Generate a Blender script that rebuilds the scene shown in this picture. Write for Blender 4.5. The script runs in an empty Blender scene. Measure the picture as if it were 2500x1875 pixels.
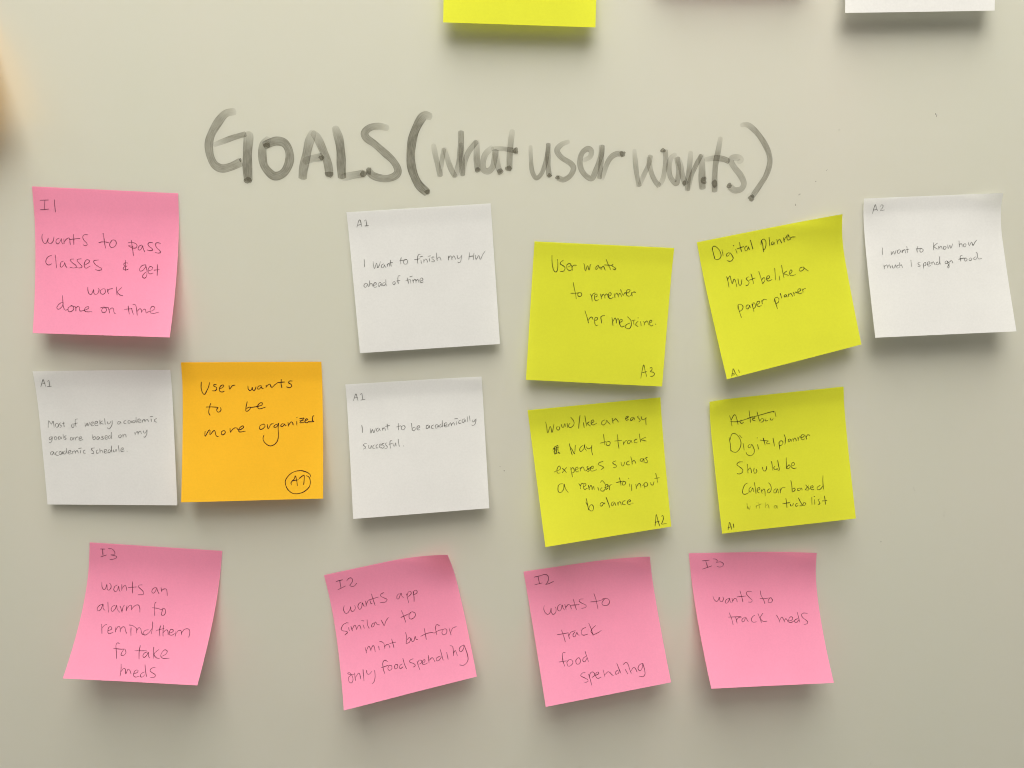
import bpy, math, random
from mathutils import Vector, Matrix

scene = bpy.context.scene
COL = scene.collection
ZC = 1.45                       # height of the board's reference point above the floor, metres
MM = 0.001

# ---------------------------------------------------------------- camera
CAM_LOC = (0.00000, -0.42475, 0.00000)
CAM_RIGHT = (0.999735, -0.022516, -0.004729)
CAM_UP = (0.009710, 0.226572, 0.973946)
CAM_LENS = 27.3600

cam = bpy.data.cameras.new("camera"); cam_ob = bpy.data.objects.new("camera", cam); COL.objects.link(cam_ob)
cam.sensor_width = 36.0; cam.sensor_fit = 'HORIZONTAL'; cam.lens = CAM_LENS
cam.clip_start = 0.01; cam.clip_end = 50
_r, _u = Vector(CAM_RIGHT), Vector(CAM_UP); _b = _r.cross(_u)
cam_ob.matrix_world = Matrix(((_r.x, _u.x, _b.x, CAM_LOC[0]), (_r.y, _u.y, _b.y, CAM_LOC[1]),
                              (_r.z, _u.z, _b.z, CAM_LOC[2] + ZC), (0, 0, 0, 1)))
scene.camera = cam_ob

# ---------------------------------------------------------------- light
world = bpy.data.worlds.new("World"); scene.world = world; world.use_nodes = True
bg = world.node_tree.nodes["Background"]
bg.inputs[0].default_value = (1.0, 0.93, 0.82, 1); bg.inputs[1].default_value = 0.23
def troffer(x, out, up, sx, sy, watt, col):
    L = bpy.data.lights.new("ceiling_light", 'AREA'); L.shape = 'RECTANGLE'; L.size = sx; L.size_y = sy
    L.energy = watt; L.color = col
    o = bpy.data.objects.new("ceiling_light", L); COL.objects.link(o)
    o.location = (x, -out, ZC + up)
    return o
WARM = (1.0, 0.955, 0.87)
troffer(0.0, 0.74, 1.06, 0.85, 1.15, 34.0, WARM)
troffer(-1.75, 0.90, 1.25, 1.2, 1.00, 7.0, WARM)
troffer(1.70, 0.90, 1.25, 1.2, 1.00, 7.0, WARM)
troffer(0.0, 2.1, 1.30, 2.4, 0.90, 16.0, WARM)
vs = scene.view_settings
vs.view_transform = 'Standard'; vs.look = 'None'; vs.gamma = 1; vs.exposure = 0.0; vs.use_curve_mapping = False
scene.cycles.use_denoising = True
scene.cycles.max_bounces = 8
scene.cycles.filter_width = 1.05

# ---------------------------------------------------------------- materials
def nodes(name):
    m = bpy.data.materials.new(name); m.use_nodes = True
    nt = m.node_tree; nt.nodes.clear()
    out = nt.nodes.new("ShaderNodeOutputMaterial")
    return m, nt, out
def N(nt, kind, **kw):
    n = nt.nodes.new(kind)
    for k, v in kw.items():
        if k.startswith("i_"): n.inputs[k[2:].replace("_", " ")].default_value = v
        else: setattr(n, k, v)
    return n
def noise(nt, vec, scale, detail=3.0, rough=0.5):
    n = N(nt, "ShaderNodeTexNoise"); n.inputs["Scale"].default_value = scale
    n.inputs["Detail"].default_value = detail; n.inputs["Roughness"].default_value = rough
    nt.links.new(vec, n.inputs["Vector"]); return n.outputs["Fac"]
def ramp(nt, fac, lo, hi, a, b, soft=False):
    n = N(nt, "ShaderNodeMapRange"); n.interpolation_type = 'SMOOTHERSTEP' if soft else 'LINEAR'; n.inputs["From Min"].default_value = lo; n.inputs["From Max"].default_value = hi
    n.inputs["To Min"].default_value = a; n.inputs["To Max"].default_value = b
    nt.links.new(fac, n.inputs["Value"]); return n.outputs["Result"]
def math_(nt, op, a, b=None, clamp=False):
    n = N(nt, "ShaderNodeMath"); n.operation = op; n.use_clamp = clamp
    for i, v in enumerate((a, b)):
        if v is None: continue
        if isinstance(v, (int, float)): n.inputs[i].default_value = v
        else: nt.links.new(v, n.inputs[i])
    return n.outputs[0]

def board_material():
    m, nt, out = nodes("white_glass_board")
    tc = N(nt, "ShaderNodeTexCoord")
    p = N(nt, "ShaderNodeBsdfPrincipled")
    p.inputs["Subsurface Weight"].default_value = 0.75
    p.inputs["Subsurface Radius"].default_value = (1.0, 0.95, 0.85)
    p.inputs["Subsurface Scale"].default_value = 0.008
    p.inputs["IOR"].default_value = 1.45
    # broad, faint wipe smudges; the board's uneven, streaky light is painted in too
    mp = N(nt, "ShaderNodeMapping"); mp.inputs["Scale"].default_value = (9.0, 9.0, 1.6)
    nt.links.new(tc.outputs["Object"], mp.inputs["Vector"])
    smudge_light = noise(nt, mp.outputs["Vector"], 1.0, 2.0)
    cloud = noise(nt, tc.outputs["Object"], 5.0, 2.0)
    mix = N(nt, "ShaderNodeMix"); mix.data_type = 'RGBA'; mix.clamp_factor = False
    mix.inputs["A"].default_value = BOARD_A; mix.inputs["B"].default_value = BOARD_B
    nt.links.new(ramp(nt, math_(nt, 'ADD', math_(nt, 'MULTIPLY', smudge_light, .6), math_(nt, 'MULTIPLY', cloud, .4)), .0, 1.0, -.5, 1.5), mix.inputs["Factor"])
    nt.links.new(mix.outputs["Result"], p.inputs["Base Color"])
    p.inputs["Roughness"].default_value = 0.22
    nt.links.new(p.outputs[0], out.inputs["Surface"])
    return m
BOARD_A = (0.580, 0.596, 0.510, 1); BOARD_B = (0.622, 0.607, 0.535, 1)

def paper_material(name, col, thru, trans=0.43):
    m, nt, out = nodes(name)
    tc = N(nt, "ShaderNodeTexCoord")
    f1 = noise(nt, tc.outputs["Object"], 900.0, 4.0, .65)
    f2 = noise(nt, tc.outputs["Object"], 60.0, 3.0)
    hsv = N(nt, "ShaderNodeHueSaturation"); hsv.inputs["Color"].default_value = (*col, 1)
    v = math_(nt, 'ADD', ramp(nt, f1, .3, .7, -.035, .035), ramp(nt, f2, .3, .7, .985, 1.015))
    nt.links.new(v, hsv.inputs["Value"])
    p = N(nt, "ShaderNodeBsdfPrincipled"); p.inputs["Roughness"].default_value = .85
    p.inputs["Specular IOR Level"].default_value = .18
    nt.links.new(hsv.outputs[0], p.inputs["Base Color"])
    b = N(nt, "ShaderNodeBump"); b.inputs["Strength"].default_value = .12; b.inputs["Distance"].default_value = .0002
    nt.links.new(f1, b.inputs["Height"]); nt.links.new(b.outputs[0], p.inputs["Normal"])
    t = N(nt, "ShaderNodeBsdfTranslucent"); t.inputs["Color"].default_value = (*thru, 1)
    mx = N(nt, "ShaderNodeMixShader"); mx.inputs[0].default_value = trans
    nt.links.new(p.outputs[0], mx.inputs[1]); nt.links.new(t.outputs[0], mx.inputs[2])
    nt.links.new(mx.outputs[0], out.inputs["Surface"])
    return m

def pen_material(name, col, cover):
    """ballpoint: thin ink that the paper shows through"""
    m, nt, out = nodes(name)
    tc = N(nt, "ShaderNodeTexCoord")
    g = noise(nt, tc.outputs["Object"], 500.0, 2.0)
    p = N(nt, "ShaderNodeBsdfPrincipled"); p.inputs["Base Color"].default_value = (*col, 1)
    p.inputs["Roughness"].default_value = .6; p.inputs["Specular IOR Level"].default_value = .2
    tr = N(nt, "ShaderNodeBsdfTransparent")
    at = N(nt, "ShaderNodeAttribute"); at.attribute_name = "ink"
    a = math_(nt, 'MULTIPLY', at.outputs["Fac"], ramp(nt, g, .3, .7, cover * .85, cover * 1.1), True)
    mx = N(nt, "ShaderNodeMixShader"); nt.links.new(a, mx.inputs[0])
    nt.links.new(tr.outputs[0], mx.inputs[1]); nt.links.new(p.outputs[0], mx.inputs[2])
    nt.links.new(mx.outputs[0], out.inputs["Surface"])
    return m

def marker_material():
    """dry-wipe ink: thin streaky film, denser at the stroke's rim and where strokes cross"""
    m, nt, out = nodes("dry_wipe_ink")
    uv = N(nt, "ShaderNodeUVMap"); uv.uv_map = "stroke"
    sep = N(nt, "ShaderNodeSeparateXYZ"); nt.links.new(uv.outputs[0], sep.inputs[0])
    mp = N(nt, "ShaderNodeMapping"); mp.inputs["Scale"].default_value = (7.0, 0.10, 1.0)
    nt.links.new(uv.outputs[0], mp.inputs["Vector"])
    st = noise(nt, mp.outputs["Vector"], 1.0, 3.0, .6)
    mp2 = N(nt, "ShaderNodeMapping"); mp2.inputs["Scale"].default_value = (1.2, 0.22, 1.0)
    nt.links.new(uv.outputs[0], mp2.inputs["Vector"])
    cl = noise(nt, mp2.outputs["Vector"], 1.0, 2.0)
    au = math_(nt, 'ABSOLUTE', sep.outputs[0])
    rim = ramp(nt, au, .74, .95, 0.0, .13)
    body = math_(nt, 'ADD', ramp(nt, st, .3, .72, .28, .48), ramp(nt, cl, .3, .7, -.06, .07))
    at = N(nt, "ShaderNodeAttribute"); at.attribute_name = "ink"
    a = math_(nt, 'MULTIPLY', math_(nt, 'ADD', body, rim), at.outputs["Fac"])
    soft = ramp(nt, au, .90, 1.0, 1.0, 0.25)
    a = math_(nt, 'MINIMUM', math_(nt, 'MULTIPLY', a, soft), .86)
    p = N(nt, "ShaderNodeBsdfPrincipled"); p.inputs["Base Color"].default_value = (.105, .098, .070, 1)
    p.inputs["Roughness"].default_value = .55; p.inputs["Specular IOR Level"].default_value = .15
    tr = N(nt, "ShaderNodeBsdfTransparent")
    mx = N(nt, "ShaderNodeMixShader"); nt.links.new(a, mx.inputs[0])
    nt.links.new(tr.outputs[0], mx.inputs[1]); nt.links.new(p.outputs[0], mx.inputs[2])
    nt.links.new(mx.outputs[0], out.inputs["Surface"])
    return m

PAPER = {
 'pink': paper_material("pink_paper", (0.97, 0.375, 0.575), (0.98, 0.29, 0.41), .38),
 'yellow': paper_material("yellow_paper", (0.81, 0.835, 0.058), (0.80, 0.84, 0.05)),
 'orange': paper_material("orange_paper", (0.97, 0.56, 0.03), (0.96, 0.50, 0.05), .32),
 'white': paper_material("white_paper", (0.82, 0.825, 0.83), (0.74, 0.76, 0.72), .33),
}
PEN = {
 'pink': pen_material("pen_on_pink", (.045, .007, .026), .74),
 'yellow': pen_material("pen_on_yellow", (.020, .018, .010), .82),
 'orange': pen_material("gel_pen_on_orange", (.030, .006, .006), 1.0),
 'white': pen_material("pencil_on_white", (.045, .045, .042), .64),
}
INK = marker_material()

# ---------------------------------------------------------------- helpers
def tag(o, label=None, cat=None, group=None, kind=None):
    for k, v in (('label', label), ('category', cat), ('group', group), ('kind', kind)):
        if v: o[k] = v
def mesh_object(name, verts, faces, mat, parent=None, smooth=True, density=None, uv=None):
    me = bpy.data.meshes.new(name); me.from_pydata(verts, [], faces); me.materials.append(mat)
    if smooth: me.polygons.foreach_set("use_smooth", [True] * len(me.polygons))
    if density is not None:
        a = me.attributes.new("ink", 'FLOAT', 'POINT'); a.data.foreach_set("value", density)
    if uv is not None:
        l = me.uv_layers.new(name="stroke")
        for lp in me.loops: l.data[lp.index].uv = uv[lp.vertex_index]
    me.update()
    o = bpy.data.objects.new(name, me); COL.objects.link(o)
    if parent: o.parent = parent
    return o
def pairs(s):
    v = list(map(float, s.split())); return [(v[i], v[i + 1]) for i in range(0, len(v), 2)]
def smooth_path(pts, sub):
    """Catmull-Rom through the written points"""
    if len(pts) == 2:
        (a, b), (c, d) = pts; return [(a + (c - a) * i / 4, b + (d - b) * i / 4) for i in range(5)]
    q = [(2 * pts[0][0] - pts[1][0], 2 * pts[0][1] - pts[1][1])] + pts + [(2 * pts[-1][0] - pts[-2][0], 2 * pts[-1][1] - pts[-2][1])]
    out = []
    for i in range(1, len(q) - 2):
        p0, p1, p2, p3 = q[i - 1:i + 3]
        for k in range(sub):
            t = k / sub
            out.append(tuple(.5 * (2 * b + (c - a) * t + (2 * a - 5 * b + 4 * c - d) * t * t + (3 * b - a - 3 * c + d) * t ** 3)
                             for a, b, c, d in zip(p0, p1, p2, p3)))
    out.append(pts[-1]); return out

# ---------------------------------------------------------------- measured data (millimetres on the board / thousandths of a sheet)
NOTES = {
  'n1': {'free': (11, 17), 'bend': (0.15, 1.6), 'curl': (0, 0), 'reach': 0.5, 'wave': (0.48, 3.07, 5.86), 'sag': 0.0, 'corners': [(-37.67, -0.0), (37.67, -0.0), (36.3, -73.85), (-37.9, -75.73)], 'at': (-203.39, 7.62), 'angle': -0.05167},
  'n2': {'free': (6, 6), 'bend': (0.11, 1.18), 'curl': (0, 0), 'reach': 0.5, 'wave': (0.44, 4.85, 3.09), 'sag': 0.0, 'corners': [(-38.31, 0.0), (38.31, 0.0), (38.49, -74.91), (-37.86, -75.03)], 'at': (-40.07, -2.32), 'angle': 0.05523},
  'n3': {'free': (7, 7.5), 'bend': (0.11, 1.18), 'curl': (0, 0), 'reach': 0.5, 'wave': (0.36, 2.06, 2.21), 'sag': 0.0, 'corners': [(-37.88, 0.0), (37.88, 0.0), (36.5, -75.27), (-38.91, -74.89)], 'at': (59.4, -22.22), 'angle': -0.05233},
  'n4': {'free': (13, 9), 'bend': (0.12, 1.35), 'curl': (0, 5), 'reach': 0.5, 'wave': (0.39, 5.38, 4.65), 'sag': 0.0, 'corners': [(-38.64, -0.0), (38.64, -0.0), (40.21, -71.29), (-35.9, -75.01)], 'at': (147.33, -13.95), 'angle': 0.18975},
  'n5': {'free': (13, 14), 'bend': (0.1, 1.2), 'curl': (1.5, 4), 'reach': 0.35, 'wave': (0.3, 5.92, 1.91), 'sag': 0.0, 'corners': [(-36.78, 0.0), (36.78, 0.0), (45.33, -73.29), (-31.29, -73.62)], 'at': (234.36, 2.61), 'angle': 0.03442},
  'n6': {'free': (5, 8), 'bend': (0.11, 1.18), 'curl': (1, 0), 'reach': 0.5, 'wave': (0.46, 1.72, 3.62), 'sag': 0.0, 'corners': [(-37.28, 0.0), (37.28, 0.0), (36.67, -76.48), (-37.4, -76.25)], 'at': (-216.94, -88.89), 'angle': -0.00125},
  'n7': {'free': (13, 12), 'bend': (0.13, 1.25), 'curl': (0, 0), 'reach': 0.5, 'wave': (0.49, 1.25, 4.97), 'sag': 0.0, 'corners': [(-38.51, 0.0), (38.51, 0.0), (37.82, -75.92), (-40.55, -76.78)], 'at': (-134.89, -84.93), 'angle': -0.00425},
  'n8': {'free': (12, 10), 'bend': (0.11, 1.18), 'curl': (0, 1), 'reach': 0.35, 'wave': (0.24, 3.0, 3.61), 'sag': 0.0, 'corners': [(-38.06, 0.0), (38.06, 0.0), (37.64, -74.68), (-39.34, -75.24)], 'at': (-45.89, -96.18), 'angle': 0.0525},
  'n9': {'free': (18, 10), 'bend': (0.12, 1.4), 'curl': (0, 0), 'reach': 0.5, 'wave': (0.28, 5.68, 1.14), 'sag': 0.0, 'corners': [(-37.7, 0.0), (37.7, 0.0), (38.15, -74.46), (-35.15, -75.78)], 'at': (55.38, -110.76), 'angle': 0.08894},
  'n10': {'free': (11, 11), 'bend': (0.11, 1.18), 'curl': (2.5, 0), 'reach': 0.22, 'wave': (0.46, 5.13, 4.87), 'sag': 0.0, 'corners': [(-38.5, 0.0), (38.5, 0.0), (40.23, -75.77), (-36.87, -76.76)], 'at': (158.58, -105.96), 'angle': 0.09753},
  'n11': {'free': (26, 27), 'bend': (0.13, 1.95), 'curl': (0, 0), 'reach': 0.5, 'wave': (0.45, 2.17, 4.22), 'sag': 0.0, 'corners': [(-38.03, 0.0), (38.03, -0.0), (32.87, -70.88), (-42.89, -71.9)], 'at': (-198.64, -194.05), 'angle': -0.08637},
  'n12': {'free': (24, 17), 'bend': (0.12, 1.9), 'curl': (0, 8.5), 'reach': 0.5, 'wave': (0.41, 4.89, 2.07), 'sag': 0.0, 'corners': [(-37.7, 0.0), (37.7, -0.0), (37.84, -75.52), (-41.2, -74.52)], 'at': (-65.65, -205.74), 'angle': 0.21182},
  'n13': {'free': (24, 19), 'bend': (0.12, 1.75), 'curl': (0, 4.5), 'reach': 0.5, 'wave': (0.37, 2.58, 0.56), 'sag': 0.0, 'corners': [(-37.43, 0.0), (37.43, 0.0), (39.19, -74.64), (-36.1, -75.31)], 'at': (52.43, -207.98), 'angle': 0.14283},
  'n14': {'free': (26, 24), 'bend': (0.13, 1.9), 'curl': (0, 3), 'reach': 0.5, 'wave': (0.45, 0.97, 3.35), 'sag': 0.0, 'corners': [(-37.66, -0.0), (37.66, -0.0), (44.94, -72.53), (-27.84, -73.3)], 'at': (151.2, -202.83), 'angle': 0.00606},
  'n15': {'free': (9, 9), 'bend': (0.11, 1.18), 'curl': (0, 0), 'reach': 0.5, 'wave': (0.32, 4.3, 1.68), 'sag': 0.0, 'corners': [(-37.75, -0.0), (37.75, 0.0), (37.75, -75.5), (-37.75, -75.5)], 'at': (15.71, 161.26), 'angle': -0.02932},
  'n16': {'free': (9, 9), 'bend': (0.11, 1.18), 'curl': (0, 0), 'reach': 0.5, 'wave': (0.33, 5.56, 1.64), 'sag': 0.0, 'corners': [(-37.75, 0.0), (37.75, 0.0), (37.75, -75.5), (-37.75, -75.5)], 'at': (212.22, 167.37), 'angle': 0.01545},
  'n17': {'free': (9, 9), 'bend': (0.11, 1.18), 'curl': (0, 0), 'reach': 0.5, 'wave': (0.28, 2.77, 0.73), 'sag': 0.0, 'corners': [(-37.75, 0.0), (37.75, 0.0), (37.75, -75.5), (-37.75, -75.5)], 'at': (120.18, 184.77), 'angle': -0.01348},
  'n18': {'free': (20, 24), 'bend': (0.11, 1.18), 'curl': (0, 0), 'reach': 0.5, 'wave': (0.43, 3.64, 4.26), 'sag': 0.0, 'corners': [(-37.75, -0.0), (37.75, -0.0), (37.75, -75.5), (-37.75, -75.5)], 'at': (-294.38, 110.01), 'angle': 0.24387},
}
WRITING = {
  'n1': [
    ('code', 'I1',
     '46 91 107 87;80 90 73 153;43 156 74 153 106 148;147 82 146 119 147 169'),
    ('line', 'wants to pass',
     '52 320 47 342 51 368 66 386 78 379 91 345;91 349 87 370 97 384 109 383 125 366 131 336;167 344 149 355 144 372 153 384 166 378 181 352;181 345 185 374 195 384;199 346 201 383;202 370 214 352 231 341 240 346 241 368 245 387;266 313 268 350 269 388;235 352 290 344 314 342;366 315 345 313 331 329 338 351 355 368 362 382 348 390 331 383;469 305 476 302 478 329 484 370 491 404;441 366 476 358 524 366;534 346 519 372 523 390 538 396 558 384 565 363 557 346 538 344 523 360;670 339 678 390 689 450;647 358 676 354 700 362 711 376 701 393 673 392 650 379 684 384;746 370 725 380 719 399 729 407 743 395 751 374;751 374 755 394 766 418;821 352 797 351 787 364 798 380 816 392 820 404 802 408 781 403;877 355 852 350 839 362 850 387 872 405 876 419 859 423 838 419'),
    ('line', 'classes & get',
     '114 464 90 475 75 498 76 521 94 532 115 522;139 460 144 504 150 552;197 501 180 510 174 530 182 544 198 531 206 510;206 510 212 533 224 548;270 485 249 487 246 497 264 514 285 528 287 542 265 547 243 542;322 481 298 486 294 496 312 516 327 531 326 542 306 545 289 542;346 525 375 507 378 491 360 487 347 504 344 532 359 545 388 529;444 486 416 490 410 502 428 522 463 541 467 552 447 557 422 553;652 500 629 500 623 512 635 522 649 520;635 522 622 533 623 545 642 548 657 541;632 481 637 556;778 507 752 515 736 536 740 552 757 549 777 524 778 509;778 510 789 551 788 586 775 601 760 593 763 580 781 557;799 550 823 540 828 526 811 518 798 534 798 558 811 570 835 562;859 501 862 542 863 582;837 544 876 537'),
    ('line', 'work',
     '376 674 379 701 389 721 404 724 416 700 420 688;420 689 422 713 436 725 452 712 458 690 452 682;486 683 467 697 472 715 488 721 502 711 502 690 489 680;516 682 520 700 527 718;521 702 528 686 554 680;580 666 583 695 590 725;618 670 597 691 589 701 608 721 634 728'),
    ('line', 'done on time',
     '209 784 185 791 165 815 166 829 180 832 200 814 207 787;199 737 204 780 211 817 225 837 244 832;267 806 247 820 246 840 260 848 280 838 285 819 271 804 264 807 293 810;293 808 301 825 302 843;300 825 314 808 325 814 330 838 352 838 390 822 391 809 371 815 364 833 377 844 420 843;489 819 510 813 522 825 516 842 499 846 487 833 493 819;475 816 499 809 535 813;535 811 547 849;543 828 556 814 571 817 579 844 590 852;675 794 682 827 690 853;648 820 706 813;702 810 709 833 720 853;706 783 726 787 737 812 747 859;743 832 759 813 772 819 777 839;777 833 791 814 803 820 809 840 821 833 855 821 868 805 852 792 836 809 839 835 858 842 901 831'),
  ],
  'n2': [
    ('code', 'A1',
     '61 109 79 64 89 62 93 86 96 109;67 95 93 89;116 70 128 61 130 79 131 102;116 103 145 101'),
    ('line', 'I want to finish my HW',
     '90 335 90 363 89 389;151 353 151 377 157 404 174 366 179 400 193 380 203 356;225 375 211 381 207 398 218 401 229 382;229 381 230 392 239 402;248 376 247 397;248 387 258 373 264 384 265 398;272 350 273 378 275 397;263 372 288 368;350 337 344 361 344 386;334 361 390 354;372 355 362 369 368 385 384 385 392 368 386 355 372 355;485 328 475 323 466 338 461 369 463 390;438 360 480 355;486 363 487 390;479 343 502 338;506 359 505 384;506 372 520 360 527 366 532 384;545 357 547 380;536 342 557 339;581 350 567 349 563 358 572 367 581 376 571 383 558 378;597 320 598 350 599 379;600 364 612 352 622 358 627 378;681 348 679 379;680 362 695 349 702 358 703 379;705 363 716 350 724 359 728 377;741 345 743 366 753 370 768 357;775 347 768 374 761 395 750 400 741 394;830 333 821 385;826 361 854 359;861 338 852 387;869 351 872 384 893 358 901 386 920 356 941 328'),
    ('line', 'ahead of time',
     '99 506 82 505 71 522 83 532 98 513;99 510 101 524 105 531;115 486 112 528;114 514 123 507 130 512 133 530;139 523 159 517 158 505 146 506 139 523 145 536 163 533;193 505 179 508 172 525 180 531 194 513;195 509 195 525 201 531;220 507 208 510 203 524 214 529 225 515;229 485 227 508 228 530;287 503 276 511 278 524 289 522 293 511 287 503;333 465 318 468 312 499 314 522;301 502 329 499;382 483 383 504 386 525;367 501 402 498;402 501 402 525;397 478 418 474;418 498 419 524;420 510 432 496 438 507 438 523;439 511 451 500 457 509 459 524;467 513 487 507 486 493 474 494 467 509 473 524 491 519'),
  ],
  'n3': [
    ('line', 'User wants',
     '131 91 135 141 147 190 163 210 176 199 178 160 173 118;217 122 197 138 196 152 220 165 231 179 222 201 198 205;249 171 269 160 268 148 254 146 242 161 248 187 268 195 282 185;276 154 281 177 286 194;281 173 290 157 313 155;361 138 368 151 378 192 391 154 404 185 410 149 415 142;471 147 454 158 452 177 462 174 471 154;471 152 482 171;486 157 491 181;490 167 503 154 511 162 521 183;520 102 537 137 560 176;509 143 566 144;573 135 566 146 582 156 595 166 587 173 572 167'),
    ('line', 'to remember',
     '297 278 308 324 319 359 327 397;283 357 319 355 345 349;333 351 338 372 352 377 364 367 361 353 347 350 333 360;427 354 436 375 444 408;436 375 446 354 461 346;459 377 475 369 472 355 460 358 458 381 468 401 491 393;500 350 510 389;509 371 518 353 527 358 535 383;532 363 540 350 551 356 557 376;559 365 576 354 571 340 559 344 557 365 571 382 595 371;597 344 606 374;605 358 614 341 624 350 631 369;630 355 636 343 645 347 653 366;640 310 653 336 666 358;665 350 675 335 686 340;686 338 706 326 709 314 694 311 685 327 690 352 709 358 722 347;721 329 730 357;726 336 738 326 754 330'),
    ('line', 'her medicine.',
     '395 476 412 518 428 566;425 546 438 524 451 523 461 544;468 548 489 536 487 522 474 524 470 551 481 579 499 575;513 513 523 563;511 528 523 509 543 505;594 513 607 577;605 545 616 519 625 529 631 558;629 536 639 522 647 535 653 567;652 550 669 542 668 527 655 532 654 557 668 581 691 573;727 550 707 561 695 580 712 591 730 589 739 563 733 531 714 511 706 506;753 534 759 562;739 533 765 527;787 536 774 547 773 565 790 573;804 535 812 569;782 509 787 513;827 531 838 562;835 544 848 530 857 536 866 559;869 543 886 535 882 523 871 529 870 550 883 564 899 556;913 548 919 553'),
    ('code', 'A3',
     '839 948 843 899 852 848 866 891 882 935;843 906 881 896;899 871 911 863 916 878 906 895 928 899 937 913 923 928 906 929'),
  ],
  'n4': [
    ('line', 'Digital planner',
     '97 60 100 103 103 142;97 79 105 54 123 56 144 85 151 121 141 146 118 152 101 141;164 101 164 136;162 88 165 95;212 119 193 123 187 140 201 140 215 124;216 121 226 145 230 165 216 181 198 181 183 170;258 102 263 138;246 73 250 80;292 59 293 98 297 133;267 104 319 97;342 97 324 106 323 129 337 127 346 109;346 103 351 122 354 130;369 59 373 92 377 131;446 77 449 116 447 166;437 110 446 80 463 73 474 90 471 121 460 145 448 150;501 65 500 100 497 133;525 105 513 110 513 126 524 123 530 109 533 128;552 92 554 131;555 112 570 97 576 108 582 129;600 90 601 126;603 110 614 93 623 91 634 92 637 83 627 78 622 95 629 116 645 110;643 92 647 118;645 104 660 99 682 104'),
    ('line', 'Must be like a',
     '160 284 162 322 160 366;160 314 176 291 184 288 185 320 189 345 204 317 214 326 215 374;235 316 233 354 239 369 252 358 260 329;312 321 300 323 292 332 302 350 305 366 289 380 279 375;331 302 335 338 335 380;307 347 356 339;388 296 394 343 398 395;399 391 418 372 420 353 407 353 395 367;430 367 454 359 453 345 439 346 432 368 442 382 471 376;503 297 498 344 492 387;523 361 522 396;554 286 553 333 554 384;582 338 558 353 573 362 590 374;599 365 616 355 617 340 607 339 598 363 607 380 640 378;694 335 679 338 670 353 678 361 698 356 706 340 696 334;704 340 716 356 733 374'),
    ('line', 'paper planner',
     '195 506 196 552 201 599;190 528 199 503 218 504 228 521 222 539 202 550 192 547;271 520 256 520 248 537 258 547 271 535 276 523 278 545;294 517 296 545 296 577;295 533 306 513 316 522 313 545 297 557;329 533 350 523 348 511 335 512 326 533 337 548 358 544;366 507 368 537;367 519 383 505 403 512;459 521 461 560 464 596;451 542 460 517 479 512 488 528 480 549 460 556;506 487 508 505 509 527;545 506 532 509 531 521 543 519 547 508 549 528;561 502 561 529;563 514 578 506 583 515 589 532;599 500 601 530;604 515 617 504 625 517;627 510 652 500 651 488 637 489 630 507 640 523 661 520;665 491 667 519;666 504 680 493 691 496'),
    ('code', 'A1',
     '37 990 49 965 60 939 65 954 71 978 79 998;42 972 67 971;42 981 64 982;96 954 99 979'),
  ],
  'n5': [
    ('code', 'A2',
     '68 110 77 75 88 47 96 69 106 92;74 86 102 80;127 63 134 50 146 55 143 71 125 92 159 87'),
    ('line', 'I want to know how',
     '123 357 119 382 118 408;182 385 183 411 198 386 205 408 219 379;249 377 231 381 228 400 239 402 252 384;252 381 254 400;263 378 264 402;266 389 278 378 284 386 285 403;299 353 300 379 300 401;287 381 313 376;380 357 370 378 371 402;363 377 407 373;404 374 392 383 393 400 408 398 415 384 404 374;496 336 490 391;525 340 495 363 510 377 521 385;530 363 529 389;531 378 545 364 551 371 553 388;574 365 564 372 564 387 577 386 583 373 574 365;594 355 598 384 612 359 616 383 635 349;682 329 681 355 680 377;681 362 694 352 700 359 702 374;723 353 711 360 713 375 724 373 730 361 723 353;747 343 754 369 772 344 780 368 798 345 812 331'),
    ('line', 'much I spend on food',
     '120 481 121 511;122 496 138 482 143 489 144 507;146 497 157 482 163 490 166 507;179 483 180 502 191 506 203 484 206 504;230 486 214 492 213 507 229 505;235 468 232 508;235 493 244 486 249 494 251 508;318 453 318 478 319 504;385 473 368 477 369 488 380 496 376 504 362 502;406 482 404 520;405 489 418 475 424 487 417 499 406 500;434 491 453 486 451 473 438 476 434 492 442 504 459 499;466 474 467 498;468 486 478 474 484 484 489 497;513 476 499 483 500 495 513 494 522 480;529 438 525 473 526 496;576 471 564 478 564 490 578 490 583 479 576 471;583 472 584 497 590 512 582 524 579 512 596 490;581 488 597 479 609 470 616 477 618 490;694 437 679 441 675 461 678 481;662 464 692 458 717 459;714 455 705 466 710 479 720 475 724 463 714 455;747 457 738 466 742 476 754 474 759 462 747 457;792 451 777 456 773 469 786 471 799 455;794 418 802 426 802 448 808 467 832 465'),
  ],
  'n6': [
    ('code', 'A1',
     '39 119 51 90 65 62 70 86 76 116;46 97 78 89;94 79 105 68 105 91 102 114;86 116 119 113'),
    ('line', 'Most of weekly academic',
     '59 421 68 369 85 395 101 373 104 421;125 388 115 399 119 417 134 414 137 396 125 388;159 385 147 390 150 401 160 408 154 418 144 418;178 377 178 396 179 416;165 392 188 386;246 392 235 403 238 420 251 416 254 398 246 392;286 357 267 363 265 393 268 418;254 392 284 387;337 385 339 413 354 387 359 409 374 380;383 397 398 391 397 380 384 384 380 400 389 409 403 404;413 393 430 387 429 375 416 378 410 397 419 408 435 402;450 364 449 400;470 371 452 387 475 397;487 353 488 400;505 377 509 393 521 392 536 371;544 368 538 401 523 426 510 431 501 422;599 375 586 379 583 395 594 395 604 379;604 377 607 392;646 368 630 377 631 392 646 390;677 368 662 373 661 388 672 390 682 373;683 370 687 388;710 368 697 373 696 386 709 385 717 371;723 344 721 368 724 387;734 376 752 371 750 359 736 363 734 379 742 387 759 381;766 365 768 385;769 374 781 361 786 371 788 383;789 372 803 361 810 369 813 381;834 358 835 381;826 342 850 340;877 355 863 362 859 376 877 384'),
    ('line', 'goals are based on my',
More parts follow.
